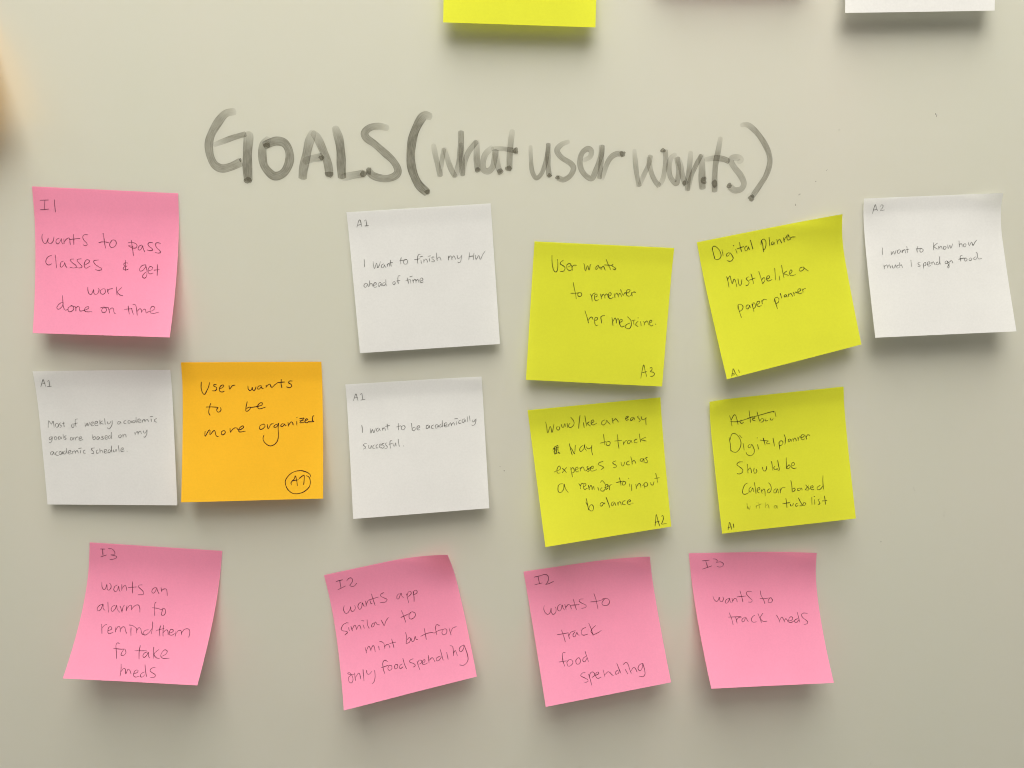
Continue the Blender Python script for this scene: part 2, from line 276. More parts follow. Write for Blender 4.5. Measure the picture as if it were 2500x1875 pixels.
     '79 487 61 495 60 509 72 508 82 491;83 487 78 517 67 533 56 530;111 487 98 495 101 511 112 508 117 495 111 487;144 484 131 489 127 506 139 506 149 489;149 486 151 506;166 469 164 504;190 482 175 486 174 495 185 501 181 510 168 510;236 492 221 495 217 511 228 514 239 497;239 494 243 514;252 492 256 516;255 503 267 492 280 493;282 506 302 499 301 488 288 492 282 509 291 516 313 510;384 472 386 492 388 510;387 499 401 488 408 497 401 510 388 512;433 488 420 492 416 507 426 510 437 492;437 490 441 509;470 485 457 487 457 496 467 501 463 510 448 510;479 499 496 494 495 481 482 485 479 501 488 509 502 503;520 479 507 487 508 503 520 499 527 482;530 455 527 481 530 507;597 474 584 481 586 496 598 494 604 481 597 474;615 470 617 494;618 482 630 470 637 477 639 494;705 456 709 477;709 467 724 451 729 459 730 474;730 465 745 448 752 456 756 470;772 445 774 459 784 463 798 441;800 438 795 470 781 492 770 490'),
    ('line', 'academic schedule.',
     '78 598 63 604 59 620 70 624 83 604;83 600 86 624;113 598 100 607 98 624 119 629;141 597 125 604 124 620 136 622 146 604;147 598 151 620;173 595 160 600 159 617 171 615 180 597;182 572 181 595 184 617;194 609 212 602 211 591 198 595 194 612 201 619 220 613;225 595 227 617;228 604 240 593 245 602 246 615;247 604 259 593 266 600 268 613;285 591 285 613;271 578 296 573;323 588 309 595 307 610 324 612;395 573 374 576 371 587 385 599 384 613 368 615;420 587 407 595 407 612 424 609;434 576 433 612;435 598 446 590 453 597 456 609;466 602 483 595 482 584 469 587 466 604 474 612 490 606;510 584 497 591 496 606 509 604 517 587;525 556 521 584 524 606;535 584 537 600 549 600 557 582 562 600;577 554 579 600;592 589 611 583 610 572 597 576 592 591 599 600 620 594;637 594 642 599'),
  ],
  'n7': [
    ('line', 'User wants',
     '136 144 133 188 143 224 157 235 171 213 186 181 194 149;243 164 225 166 225 176 241 185 243 200 231 210 212 210;267 196 284 188 295 175 288 168 274 175 263 196 266 214 284 219 299 212;333 172 334 191 338 198 355 175 377 170;467 175 469 198 482 211 495 199 498 187 501 205 513 209 523 191 525 180;564 173 542 180 537 197 549 200 563 183 568 195 581 193;599 170 596 191;599 184 617 166 629 170 632 184 643 186 659 170 677 157;708 129 705 163 710 192;677 154 732 149;787 142 766 143 760 156 776 167 779 182 765 191 742 185'),
    ('line', 'to be',
     '200 299 190 331 185 366 196 388;165 327 205 326 252 330;252 329 242 349 251 364 265 360 273 345 269 330;461 289 453 323 450 355 459 361 476 348 484 332 469 332 454 342;480 333 522 328 561 318 569 306 564 299 550 302 538 316 535 333 551 343 591 331'),
    ('line', 'more organized',
     '160 499 160 537 184 497 195 494 195 525 219 498 230 500 234 522 244 537 256 538;295 495 277 505 279 525 293 525 304 509 295 495;337 481 339 513;340 508 360 485 381 478 399 494 425 484 435 472 425 465 406 479 399 500 409 509 448 503;564 456 549 470 550 490 565 490 585 474 582 456 564 456;603 455 605 478 611 486 628 457 647 451;677 454 659 461 650 475 663 479 680 461 683 447 680 486 682 543 669 586 638 610 610 608 582 584 572 559 579 534;719 451 704 458 699 470 712 473 726 456 730 467 740 464;751 442 753 473;753 465 772 441 783 446 788 464;813 434 814 466;813 407 817 410;833 418 866 415 834 446 869 444;832 433 862 429;871 432 893 425 882 418 872 438 883 448 899 442;939 397 928 403 926 432 937 439 899 441 896 436'),
    ('code', 'A1',
     '775 898 772 881 782 866 796 852 803 831 812 866 817 905;779 866 826 860;828 852 863 828 865 860 861 897'),
    ('ring', 'ring',
     '907 841 910 829 891 811 852 796 810 797 768 816 736 854 732 886 747 925 779 954 818 960 860 949 898 918 909 883 905 854 894 838 880 832'),
  ],
  'n8': [
    ('code', 'A1',
     '49 128 60 98 72 76 78 103 83 130;54 108 82 103;103 86 114 75 117 98 118 124;102 126 137 122'),
    ('line', 'I want to be academically',
     '99 311 102 340 101 371;160 341 163 377 175 349 185 375 198 339;223 341 208 346 205 362 217 364 226 349;227 345 233 365;249 341 251 363;252 352 262 342 268 350 271 364;286 314 287 339 290 361;271 333 304 328;368 315 366 343 367 367;352 342 387 335;402 336 388 344 391 363 407 364 417 348 409 336 402 336;464 320 466 353 468 378;467 361 484 352 491 364 483 376 469 378;503 363 523 357 521 344 509 346 502 363 510 375 525 372;590 343 574 348 571 365 582 368 593 351;594 345 597 367;627 344 612 352 612 370 628 368;656 344 641 348 638 367 649 368 659 351;659 346 664 365;685 342 674 347 671 363 682 362 691 346;692 314 691 342 693 365;705 354 724 350 722 335 708 340 704 356 714 366 729 361;736 345 738 366;739 353 751 337 756 347 758 362;759 351 771 337 778 344 780 359;794 327 795 358;781 310 807 307;828 322 815 328 814 345 832 344;858 315 841 319 838 337 849 340 859 322;860 318 864 338;877 297 878 338;893 293 896 335;912 324 914 341 925 339 937 323;941 318 936 348 924 365 913 368 906 363'),
    ('line', 'successful.',
     '130 451 110 452 104 462 114 472 117 484 98 491;140 464 142 486 153 487 162 468 166 490;187 463 174 470 173 488 189 489;209 463 196 470 197 488 211 487;219 477 234 472 233 461 221 466 219 480 227 490 240 485;257 457 243 460 245 471 255 479 251 490 236 495;278 455 265 460 269 473 278 484 273 495 256 499;316 439 301 445 298 471 301 499;289 467 316 463;320 459 324 480 334 481 340 459 343 485;361 432 362 460 366 490;395 484 401 490'),
  ],
  'n9': [
    ('line', 'Would like an easy',
     '124 103 127 142 130 191 155 141 162 190 176 154 185 125;207 146 200 164 211 177 224 163 218 147;241 134 243 157 254 158 266 133 268 156;284 127 284 165;306 133 293 147 295 162 314 164 335 143 334 116 315 85;387 77 376 128 366 181;407 135 409 178;423 85 426 134 430 170;452 136 436 148 449 163 459 170;466 149 485 139 483 125 469 130 464 149 476 163 508 153;569 133 549 142 541 160 554 171 574 160 583 138 593 154 608 172;626 123 630 169;631 150 651 133 660 142 673 162;725 141 741 135 749 124 738 123 728 137 732 153 749 147;782 135 767 141 764 156 777 155 790 137 796 157;828 128 818 135 830 151 836 167 824 174;846 134 849 157 867 159 882 149;883 145 878 172 878 204'),
    ('scribble', 'scribbled out letter',
     '151 323 165 303 174 296 193 291;166 299 161 354;181 297 178 352;195 287 191 342 205 351;153 312 203 303;163 350 202 343;168 310 179 341;166 356 187 312;157 339 170 310'),
    ('line', 'way to track',
     '283 285 287 330 295 375;287 308 301 339 313 366 322 326 327 301;388 307 363 323 355 344 366 353 389 333 396 305 397 334 407 351;411 320 415 336 434 338 450 325;452 313 445 354 450 390;548 241 550 282 551 324;515 307 563 299;563 302 564 325 582 331 593 313 586 301 566 303;655 254 653 308 655 363;627 302 684 302;692 312 695 341;696 329 710 310 723 308;748 307 730 312 725 329 738 332 753 311 759 332;801 305 782 310 776 327 800 333;820 265 822 296 825 332;868 297 829 312 849 320 869 328'),
    ('line', 'expenses such as',
     '146 478 144 485;155 475 152 483;163 478 190 467 189 445 177 447 164 471 166 493 188 494;206 461 226 485 235 501;241 458 214 484 201 495;271 461 273 498 276 535;269 483 285 466 295 478 292 500 273 505;305 487 326 478 322 466 309 472 305 490 315 501 333 493;342 469 343 500;344 485 357 470 368 475 374 499;407 468 395 474 404 490 410 502 394 509;380 502 413 484 430 478;416 491 443 486 441 472 425 478 419 496 433 508 469 501;524 444 493 452 487 466 512 480 522 492 500 505;624 451 599 458 598 469 619 485 616 499 593 500;660 463 661 486 671 496 684 481 686 466;725 463 704 472 703 490 727 493;738 432 744 461 744 493;746 473 759 464 767 471 773 490;832 456 815 458 808 472 823 478 836 460 837 492;827 468 841 457;866 452 851 458 861 474 860 491 843 491'),
    ('line', 'a remider to input',
     '195 573 168 577 155 600 155 629 175 635 197 613 206 576 210 607 229 644;317 587 325 602 327 629;327 606 340 591 355 591;350 616 370 607 369 593 357 596 350 620 359 635 381 627;390 606 393 644;395 628 408 612 415 624 414 644 428 621 431 649;460 629 465 657;494 637 481 646 483 660 502 663 520 643 519 614 500 586 484 600;508 642 536 634 534 619 518 625;521 656 540 646;545 624 549 663;547 639 560 626 574 624;634 579 639 613 640 641;604 613 666 609;662 613 650 630 661 640 678 629 674 614 662 613;706 633 707 657;721 642 719 690;703 591 707 596;755 643 759 682;760 662 779 642 790 648 793 675;820 651 823 686;807 664 829 640 844 646 846 665 824 671;872 642 874 661 889 665 899 641;917 579 924 618 927 654;903 620 945 617'),
    ('line', 'balance.',
     '361 701 365 741 368 788;354 725 364 755;368 785 382 758 400 753 409 772 400 795 382 795 371 779;488 746 468 750 462 766 475 771 495 750 500 763;514 709 526 754 535 794;572 753 555 758 550 776 561 779 575 759 583 785;599 760 601 787;601 771 614 758 623 767 625 787;662 753 641 762 637 782 659 785;675 770 699 766 696 754 680 760 674 777 685 788 706 785;715 780 720 785'),
    ('code', 'A2',
     '871 979 881 936 891 891 899 939 909 983;874 950 912 944;930 913 942 907 944 930 933 955 925 969 965 971'),
  ],
  'n10': [
    ('line', 'notebook',
     '148 129 156 167 159 211;156 167 178 133 192 131 200 165 205 204;233 172 221 184 230 198 248 192;295 107 297 153 299 200;278 167 319 156;317 174 332 168 330 158 319 165 316 181 336 189;353 122 359 160 367 196;366 198 383 178 397 186 390 202 372 205;408 182 410 199 428 197;453 179 446 193 461 197 468 183;484 133 490 176'),
    ('strike', 'strike through',
     '150 176 210 181 296 164 386 148 473 134 471 142'),
    ('line', 'Digital planner',
     '129 292 133 343 132 396;134 313 149 274 172 267 199 291 213 337 201 380 172 407 151 404 129 386;228 346 231 401;207 282 224 308;281 359 263 369 266 384 281 380 291 362 303 392 304 421 287 442 265 443 247 430 243 413;332 365 339 405;334 314 339 321;380 322 386 356 390 380;355 337 412 348;418 349 404 357 405 370 425 370;453 330 455 364 458 397;493 368 494 398 494 423;492 383 501 362 518 362 522 379 509 392 493 394;536 314 543 337 542 366 535 392;576 352 565 358 563 372 574 371 583 355 587 373;598 350 601 376;601 362 613 350 620 359 623 375;636 343 638 373;638 358 651 343 661 351 680 348 685 334 667 332 659 353 667 369 687 364;695 339 700 370;698 354 710 337 727 343'),
    ('line', 'Should be',
     '212 485 183 483 166 499 183 519 203 540 200 562 177 572 159 565;243 504 242 541 241 575;242 552 259 535 266 547 268 575;291 539 285 560 292 580 308 567 304 548;353 538 355 561 369 571 382 553 382 536;424 502 426 539 427 574;446 541 435 555 443 567 467 562;470 499 472 537 475 576 453 568;535 488 532 529 529 571;530 565 549 545 557 557 546 571 528 571;566 555 589 550 587 531 572 537 564 558 579 575 604 574'),
    ('line', 'Calendar based',
     '231 645 209 656 191 687 186 716 201 728 233 718;255 676 238 689 236 711 247 712 264 686 266 716;280 645 283 686 284 732;295 710 315 701 312 688 299 696 294 716 309 730;325 702 329 737;329 717 344 704 351 716 350 758;388 705 372 718 370 733 385 733 399 714 399 684 385 659;435 711 419 720 417 738 432 740 446 713 450 747;465 710 465 749;466 729 483 709 505 710;551 661 554 702 552 751;553 728 570 722 575 734 564 746 552 739;614 727 595 728 594 742 611 741 621 726 627 745;657 706 666 722 679 738 670 748 647 742;679 714 649 742;690 735 709 730 707 719 694 723 690 739 700 748 716 746;765 722 742 734 740 752 762 751 783 727;792 651 786 698 785 755'),
    ('faint', 'with a todo list',
     '209 793 209 839;212 819 221 844 232 817;276 819 275 843;281 798 285 803;296 799 299 845;271 826 315 812;344 804 343 847;346 831 360 821 366 833 368 853;425 836 410 838 407 852 419 854 428 837 428 860'),
    ('line', 'todo list',
     '500 788 501 829 500 864;470 829 527 825;528 836 530 851 543 849 552 833;583 835 568 844 568 859 585 853;591 796 603 826 615 858 594 857;627 836 620 854 632 859 641 845 630 835;692 802 687 859;710 823 708 861;708 798 713 803;747 823 735 829 744 845 745 860 730 861;786 803 787 839 786 870;763 840 803 841'),
    ('code', 'A1',
     '47 977 57 942 65 921 71 951 75 979;46 960 76 956;90 934 91 966;92 935 93 965'),
  ],
  'n11': [
    ('code', 'I3',
     '79 52 118 50;99 52 103 107;86 122 132 100;140 44 171 46 191 72 188 91 161 98;161 98 196 104 206 117 186 133 155 141'),
    ('line', 'wants an',
     '111 332 116 369 131 391 145 384 151 350 159 387 174 394 186 373 180 348 167 339;231 349 213 363 209 388 223 403 237 390 241 359 249 385 260 401;264 342 271 393;271 375 287 349 300 361 308 391;342 314 348 362 355 408;316 364 384 355;420 336 396 340 394 355 417 374 437 393 435 412 398 416;528 348 506 360 499 385 514 397 528 375 531 351 541 374 557 400;564 348 575 382;573 372 585 359 605 358 614 378 621 410'),
    ('line', 'alarm to',
     '146 503 121 517 110 540 122 555 139 542 147 502 154 534 173 550;180 484 190 524 201 563;241 506 220 518 217 542 231 552 247 532 251 506 262 535 286 558;278 510 290 530 304 557;302 548 303 513 313 500;330 504 332 544;334 527 348 503 363 502 371 534;369 529 391 500 417 495 431 521 437 548;546 462 537 480 545 526 555 569;524 508 559 510 602 519;605 503 603 530 604 557 624 556 631 533 618 510 598 515'),
    ('line', 'remind them',
     '169 645 180 680 190 713;180 673 193 654 209 648;230 688 251 680 251 666 234 662 227 678 232 702 247 709 273 697;281 660 287 697;287 682 296 658 313 662 324 695;319 676 332 658 348 660 362 685 374 701;396 658 403 690 411 718;375 641 407 646 441 664;438 659 448 696;443 677 454 657 471 665 486 693 499 704;531 667 505 674 497 696 517 704 540 686 554 657;548 608 557 653 558 694;617 630 613 664 628 708;589 669 647 652;636 629 642 670 652 707;646 681 660 662 676 665 687 694;691 682 714 674 717 659 698 656 691 675 695 692 715 695 734 683;739 665 743 702;744 683 758 660 778 663 786 689;783 681 799 651 830 646 845 667 846 704'),
    ('line', 'to take',
     '340 770 323 767 317 784 333 824 349 867;303 802 351 806 391 804;383 808 376 822 374 842 394 844 406 827 394 806;498 774 502 816 516 863;466 811 556 807;563 813 542 824 538 841 552 850 566 833 571 815 580 839 592 852;601 780 611 818 620 855;645 794 623 814 617 827 637 846 668 853;677 838 704 823 710 803 688 795 671 818 674 841 701 850 740 846'),
    ('line', 'meds',
     '393 896 405 930 413 971;409 945 422 923 436 929 450 956 455 928 472 934 490 956;507 954 530 944 532 931 514 931 507 948 510 963 529 971 555 964;582 938 563 949 561 964 578 969 593 952;571 893 587 929 608 966;654 907 628 914 622 930 646 942 669 953 666 966 638 969'),
  ],
  'n12': [
    ('code', 'I2',
     '79 74 135 71;110 72 105 136;77 147 146 128;162 89 184 70 207 75 204 105 178 132 208 145 237 124'),
    ('line', 'wants app',
     '101 285 89 316 98 346 117 348 138 326 149 304 146 336 163 344 183 324 181 301;239 286 217 294 204 316 212 340 230 330 245 293 249 319 263 325;272 283 269 327;271 314 292 285 306 286 309 313 320 313;328 236 332 285 338 338;299 282 377 274;427 247 403 255 396 270 420 292 439 308 421 325 380 321;543 281 523 293 516 317 531 320 556 280 558 305 569 321;597 295 597 334 598 369;596 317 611 287 632 283 631 304 601 323;651 286 649 329 641 370;646 312 660 285 680 285 677 306 647 316'),
    ('line', 'similar to',
     '98 421 66 431 46 458 55 475 82 485 88 497 64 509;102 457 106 487;90 420 109 426;123 453 129 492;131 479 147 456 159 457 164 492;165 483 181 463 193 465 198 495;218 461 224 492;210 428 232 436;256 430 252 470 261 500;305 465 288 473 281 491 297 491 316 461 326 481 343 489;363 456 373 487 379 502 396 473 422 448;530 414 539 459 547 514;515 469 586 453;602 445 583 461 580 488 599 497 626 482 631 459 610 444 591 449'),
    ('line', 'mint but for',
     '207 626 212 671;212 656 230 630 241 631 249 665;248 656 265 630 276 636 279 675;311 639 311 670;322 609 344 618 355 638 355 669;353 656 374 642 389 649 394 673;417 609 421 645 424 676;396 639 447 640;531 584 532 627 521 664;520 666 544 663 559 644 553 628 534 641;564 636 568 661 584 657 598 629 601 653 614 654;677 585 677 628 677 671;638 639 689 627 741 630;797 593 778 579 762 600 762 655;741 638 784 624 822 625;820 624 804 644 812 664 838 655 843 629 823 621;864 621 866 653 869 678;868 661 890 631 922 625'),
    ('line', 'only food spending',
     '74 794 56 804 56 830 72 843 86 830 85 803 69 776 52 776 67 788 99 795;103 782 105 835;107 814 133 792 143 805 144 833;170 772 169 813 168 851;196 784 197 806 211 815 236 799;256 796 254 838 242 869 225 882;362 761 341 746 323 764 322 805 329 836;307 791 364 786;370 787 356 805 365 821 385 815 386 794 369 787;420 791 407 802 410 820 429 815 431 797 418 791;469 798 448 807 447 828 472 818;478 760 484 805 494 839;556 781 530 786 527 800 556 817 561 832 543 838;581 803 584 833 591 865;581 819 597 801 615 808 609 824 587 827;616 829 637 820 639 806 623 810 618 830 634 837 658 831;671 781 667 835;672 817 694 804 704 813 713 837;760 806 732 812 724 830 743 833 768 812;768 761 771 802 775 840;811 790 813 842;844 749 864 764 858 826;861 807 876 792 882 804 886 832;944 767 919 776 907 795 920 809 944 788 949 766 960 821 960 871 941 895 916 904 889 895'),
  ],
  'n13': [
    ('code', 'I2',
     '74 60 131 55;107 57 109 124;69 126 133 119;129 58 158 49 184 62 186 93 170 125 156 137 189 132 223 120'),
    ('line', 'wants to',
     '117 304 108 332 115 360 132 378 154 366 168 332 164 364 175 385 197 373 205 347 201 329;247 314 225 326 216 352 230 366 249 349 258 322 262 348 271 366;280 319 283 364;285 347 304 327 319 333 324 353 327 367;353 289 359 335 364 377;321 335 395 341;434 301 409 299 397 313 415 332 444 352 441 369 406 374;523 271 532 326 534 399;485 333 538 336 591 329;607 325 590 335 574 356 583 375 610 379 631 365 633 337 608 322 582 325'),
    ('line', 'track',
     '220 509 228 554 235 601;180 538 223 540 272 539;267 538 271 584;271 560 291 538 329 532;326 540 306 555 304 573 320 572 337 546 342 564 354 569;415 520 384 530 371 557 384 574 422 572;443 493 454 537 461 589;495 517 462 538 449 558 466 579 495 576 533 561'),
    ('line', 'food',
     '221 677 205 671 193 690 191 731 198 767;157 731 220 732;239 728 220 742 223 767 243 770 266 753 258 731 237 728;311 726 292 740 293 764 314 767 328 749 322 727 309 727;374 725 352 735 347 755 364 758 386 732;376 689 382 726 389 764'),
    ('line', 'spending',
     '351 830 325 832 310 847 334 864 358 880 356 893 330 896;372 845 378 880 382 922;372 866 391 839 414 840 418 860 394 873;421 864 451 855 449 844 432 849 426 871 440 885 467 880;491 833 496 883;499 869 526 854 540 862 550 874 564 887;610 853 588 863 584 879 605 876 619 853;606 805 615 844 625 880;663 857 677 892;654 825 678 813 692 825 698 863 705 893;708 875 727 858 742 863 753 893;803 839 777 849 764 870 777 886 801 866 808 838 813 881 810 914 791 928 763 920'),
  ],
  'n14': [
    ('code', 'I3',
     '98 69 159 63;128 70 140 129;96 142 175 114;186 53 210 56 221 72 212 85 244 80 266 96 259 118 237 127 214 121'),
    ('line', 'wants to',
     '154 366 160 396 176 412 194 401 204 379 207 409 223 414 236 394 233 376;282 391 260 399 247 418 255 429 274 415 286 390 287 415 297 428;306 390 308 424;309 412 327 392 341 397 344 422;378 331 386 378 390 423;347 381 421 375;474 343 445 338 426 354 443 383 466 408 458 424 432 423;542 335 544 373 559 406 566 441;531 397 564 400 615 394;622 391 602 407 595 427 613 433 631 415 621 390'),
    ('line', 'track meds',
     '265 500 277 546 281 593;251 534 355 533;312 534 316 582;315 558 335 540 361 536;385 538 362 552 359 571 376 567 393 540 402 561 409 573;470 525 447 539 435 561 448 577 475 574;497 513 507 548 514 582;539 511 518 534 510 549 528 572 562 572;645 527 658 556 662 584;661 571 685 545 695 557 703 584;702 572 716 557 726 568 729 581;737 576 763 569 774 552 760 543 740 561 738 584 760 584 784 573;814 559 792 566 783 581 801 585 823 565;817 508 821 544 825 587;899 521 867 518 848 533 860 556 887 579 884 596 854 605'),
  ],
}
HEADING = [
  ('GOALS', [(4.2, 0.95, '-132.8 46.5 -137.7 45.3 -142.1 40.8 -146.0 34.9 -147.6 30.0 -147.3 24.4 -145.4 20.0 -141.8 18.2 -137.1 19.1 -132.0 21.3'), (2.74, 0.95, '-145.0 30.0 -139.4 32.0 -134.1 33.8 -128.3 35.3'), (4.8, 1.25, '-126.6 35.9 -126.7 34.0 -127.7 28.3 -128.4 22.1 -128.7 17.1 -128.7 12.3'), (4.35, 1.1, '-116.5 32.9 -119.6 29.9 -120.4 24.3 -119.7 19.2 -116.1 14.8 -112.6 14.5 -109.0 17.0 -106.5 22.1 -106.5 27.1 -108.6 30.8 -112.5 31.8 -116.6 30.7 -118.9 29.6'), (4.58, 1.0, '-93.3 36.4 -95.8 30.9 -97.7 24.3 -99.6 17.6 -100.3 13.1'), (4.24, 1.0, '-93.6 35.9 -91.3 33.1 -88.7 27.0 -86.8 20.9 -86.1 14.7'), (3.81, 0.85, '-99.1 21.5 -94.7 22.9 -89.5 23.8'), (4.58, 1.3, '-81.9 38.5 -80.2 32.5 -79.6 25.3 -79.8 18.6 -79.7 13.4'), (3.84, 0.9, '-79.6 13.3 -74.4 14.4 -68.5 15.4'), (3.79, 1.0, '-54.7 38.1 -59.3 39.0 -63.9 38.3 -66.8 35.7 -65.8 33.0 -62.0 30.3 -57.6 26.4 -52.8 21.9 -50.3 17.4 -51.4 14.4 -55.8 12.8 -60.4 13.2 -63.9 14.6 -65.7 16.9')], [(-128.7, 12.2, 4.02, 2.99), (-117.8, 29.8, 3.56, 2.18), (-89.7, 23.4, 2.99, 2.3), (-86.2, 15.1, 4.14, 2.99), (-68.4, 15.2, 3.22, 2.99), (-65.5, 16.6, 2.64, 3.56), (-131.9, 22.4, 1.15, 1.95)]),
  ('opening_bracket', [(4.48, 1.35, '-32.2 43.8 -35.6 44.1 -38.6 40.7 -41.7 34.1 -43.1 26.9 -43.3 20.7 -42.2 15.1 -39.5 9.4 -35.3 5.5')], [(-35.1, 5.8, 2.87, 2.3)]),
  ('what', [(2.8, 0.75, '-31.3 29.8 -30.4 24.2 -29.2 19.1 -28.1 13.9'), (2.43, 0.7, '-28.1 13.9 -27.3 20.5 -25.9 27.7'), (2.8, 0.8, '-25.7 27.9 -24.1 22.3 -22.3 17.2 -20.3 13.6'), (3.02, 1.0, '-20.3 13.6 -18.6 18.6 -17.5 25.1 -16.9 30.7 -16.8 36.3'), (2.9, 0.9, '-16.9 30.2 -16.7 22.8 -16.5 14.3'), (2.73, 0.8, '-16.3 14.2 -15.3 20.4 -13.3 25.6 -10.4 29.4 -8.7 31.3'), (3.19, 0.95, '-8.6 31.5 -8.8 25.1 -8.8 20.9 -8.5 16.9'), (3.2, 0.75, '-0.5 28.3 -4.1 25.1 -5.6 20.9 -5.3 17.2 -2.9 16.3 -0.5 18.5 0.6 23.2 1.1 26.9'), (3.2, 0.75, '0.9 26.9 1.4 22.7 2.3 18.5 3.5 16.0'), (3.09, 0.9, '9.9 36.8 9.0 29.7 8.4 22.7 8.4 17.3'), (2.42, 0.9, '-1.0 27.5 4.6 27.6 11.6 26.6')], [(-8.4, 16.9, 2.81, 2.42), (3.4, 16.1, 3.2, 2.91), (7.9, 17.6, 3.1, 2.71), (11.6, 26.6, 2.62, 3.1)]),
  ('user', [(2.33, 0.9, '19.4 28.9 19.6 22.6 20.2 16.5 22.3 12.7 25.0 14.6 27.3 20.3 28.4 25.9 28.8 30.1'), (2.72, 1.0, '28.7 30.0 28.6 22.6 28.9 17.0 29.3 13.6'), (2.82, 0.85, '39.5 31.1 35.6 29.6 33.3 26.6 35.7 23.1 40.6 20.0 42.1 17.3 40.2 13.6 36.8 11.8 33.8 12.8'), (2.83, 0.85, '47.2 21.5 50.7 23.4 51.3 26.3 49.3 27.4 46.5 25.3 45.4 21.1 46.5 16.4 49.5 13.1 52.1 12.5 53.9 16.4 55.6 21.1 56.7 24.9 56.9 29.0'), (2.53, 0.95, '57.3 29.0 56.6 20.2 55.9 12.4'), (2.75, 0.85, '57.1 11.8 58.8 17.3 61.1 22.3 64.3 24.7 67.9 24.8')], [(29.4, 14.0, 2.26, 1.97), (33.7, 12.9, 2.26, 1.97), (67.8, 24.7, 2.85, 2.85)]),
  ('wants', [(2.54, 0.8, '74.0 26.9 74.7 21.0 75.5 15.4 77.1 8.3'), (2.47, 0.8, '77.1 8.3 79.4 13.9 81.7 19.1 82.6 23.9'), (2.65, 0.8, '81.6 22.9 83.0 16.3 85.4 11.1 87.9 8.4'), (2.57, 0.8, '87.9 8.4 89.8 12.5 90.6 18.2 90.8 21.9 90.4 26.6'), (2.74, 0.8, '95.9 24.6 93.4 22.4 92.6 18.1 93.7 12.9 96.8 9.6 97.7 12.9 97.7 18.1 96.7 22.8'), (2.94, 0.8, '97.0 22.8 98.9 18.1 100.2 12.9 102.0 9.3'), (2.84, 0.9, '103.8 25.7 103.6 19.1 103.2 12.9 102.9 6.1'), (2.38, 1.0, '103.4 6.0 104.6 12.9 106.8 18.6 109.5 24.0'), (3.54, 0.95, '109.5 24.1 110.2 17.6 110.5 11.4 111.0 6.9'), (2.93, 1.0, '119.2 32.8 118.4 26.5 117.4 19.9 117.2 12.8 117.6 5.4'), (2.85, 1.0, '111.7 21.8 116.9 22.5 121.3 22.0 124.4 20.8'), (3.16, 0.7, '129.3 20.4 130.8 21.5 129.2 22.7 126.3 22.6 125.4 20.9 127.6 17.5 131.2 13.3 133.0 9.4 131.7 6.6 128.2 6.0 125.7 7.8')], [(89.2, 26.5, 2.66, 2.07), (101.1, 9.8, 1.68, 2.96), (111.5, 11.1, 2.66, 3.94), (117.3, 9.4, 3.06, 3.75), (125.2, 8.4, 2.56, 2.66)]),
  ('closing_bracket', [(2.83, 0.95, '129.7 39.1 133.5 39.0 138.2 35.3 142.4 30.2 145.4 24.6 146.2 19.8 144.7 13.7 141.5 8.2 137.9 2.5')], [(137.6, 1.9, 3.22, 3.32)]),
]
SPECKS = [(232.1, 44.4, 0.58, 0.89), (232.8, 43.5, 0.38, 1.66), (181.7, 36.5, 0.45, 0.77), (176.8, 15.9, 0.45, 0.32), (177.2, 16.4, 0.39, 0.26), (171.6, 10.4, 0.71, 0.52), (163.1, 3.4, 0.58, 0.58), (163.6, 3.8, 0.52, 0.78), (161.7, -1.7, 0.46, 1.3), (244.0, -163.8, 0.57, 0.45), (244.8, -165.1, 0.45, 0.45), (264.3, -178.7, 0.69, 0.69), (264.0, -181.3, 0.69, 0.69), (228.2, -197.4, 0.69, 0.69), (279.6, -314.3, 0.61, 0.61), (237.6, -350.7, 0.62, 0.62), (2.0, -147.5, 0.5, 0.5), (4.4, -150.1, 0.89, 0.6)]

def lift_at(n, s, t):
    """height of the sheet above the board in mm at (s across, t down), both 0..1"""
    hl, hr = n['free']
    t0, pw = n['bend']                          # where the glue strip ends, how the free sheet curls away
    g = max(0.0, (t - t0) / (1.0 - t0)) ** pw
    a, b = n['curl']
    k = lambda d, u: max(0.0, 1 - d / n['reach']) ** 2 * max(0.0, 1 - u / 0.34) ** 2
    w = n['wave']
    rip = w[0] * min(1.0, t * 1.4) * (math.sin(3.1 * s + w[1]) * math.sin(2.6 * t + w[2]))
    return 0.2 + (hl + (hr - hl) * s) * g + a * k(s, t) + b * k(1 - s, t) + max(-.15, rip) + n['sag'] * 4 * s * (1 - s) * g
def surf(n, s, t):
    (ax, ay), (bx, by), (cx, cy), (dx, dy) = n['corners']     # TL TR BR BL, mm on the board
    x = (ax * (1 - s) + bx * s) * (1 - t) + (dx * (1 - s) + cx * s) * t
    y = (ay * (1 - s) + by * s) * (1 - t) + (dy * (1 - s) + cy * s) * t
    return x, y, lift_at(n, s, t)

# ---------------------------------------------------------------- the board
def build_board():
    W, H, D, ch = 1.80, 1.20, 0.012, 0.002
    x0, x1, z0, z1 = -W / 2, W / 2, -H / 2, H / 2
    v = []
    for y, e in ((0.0, ch), (ch, 0.0), (D, 0.0)):
        v += [(x0 + e, y, z0 + e), (x1 - e, y, z0 + e), (x1 - e, y, z1 - e), (x0 + e, y, z1 - e)]
    f = [(0, 1, 2, 3), (11, 10, 9, 8)]
    for r in (0, 4):
        for i in range(4): j = (i + 1) % 4; f.append((r + j, r + i, r + 4 + i, r + 4 + j))
    b = mesh_object("whiteboard", v, f, board_material(), smooth=False)
    b.location = (0.0, 0.0, ZC - 0.08)
    tag(b, "glossy off-white board with a grey marker heading, behind all the sticky notes", "whiteboard")
    return b
board = build_board()
BZ = 0.08                     # reference point in the board's own coordinates

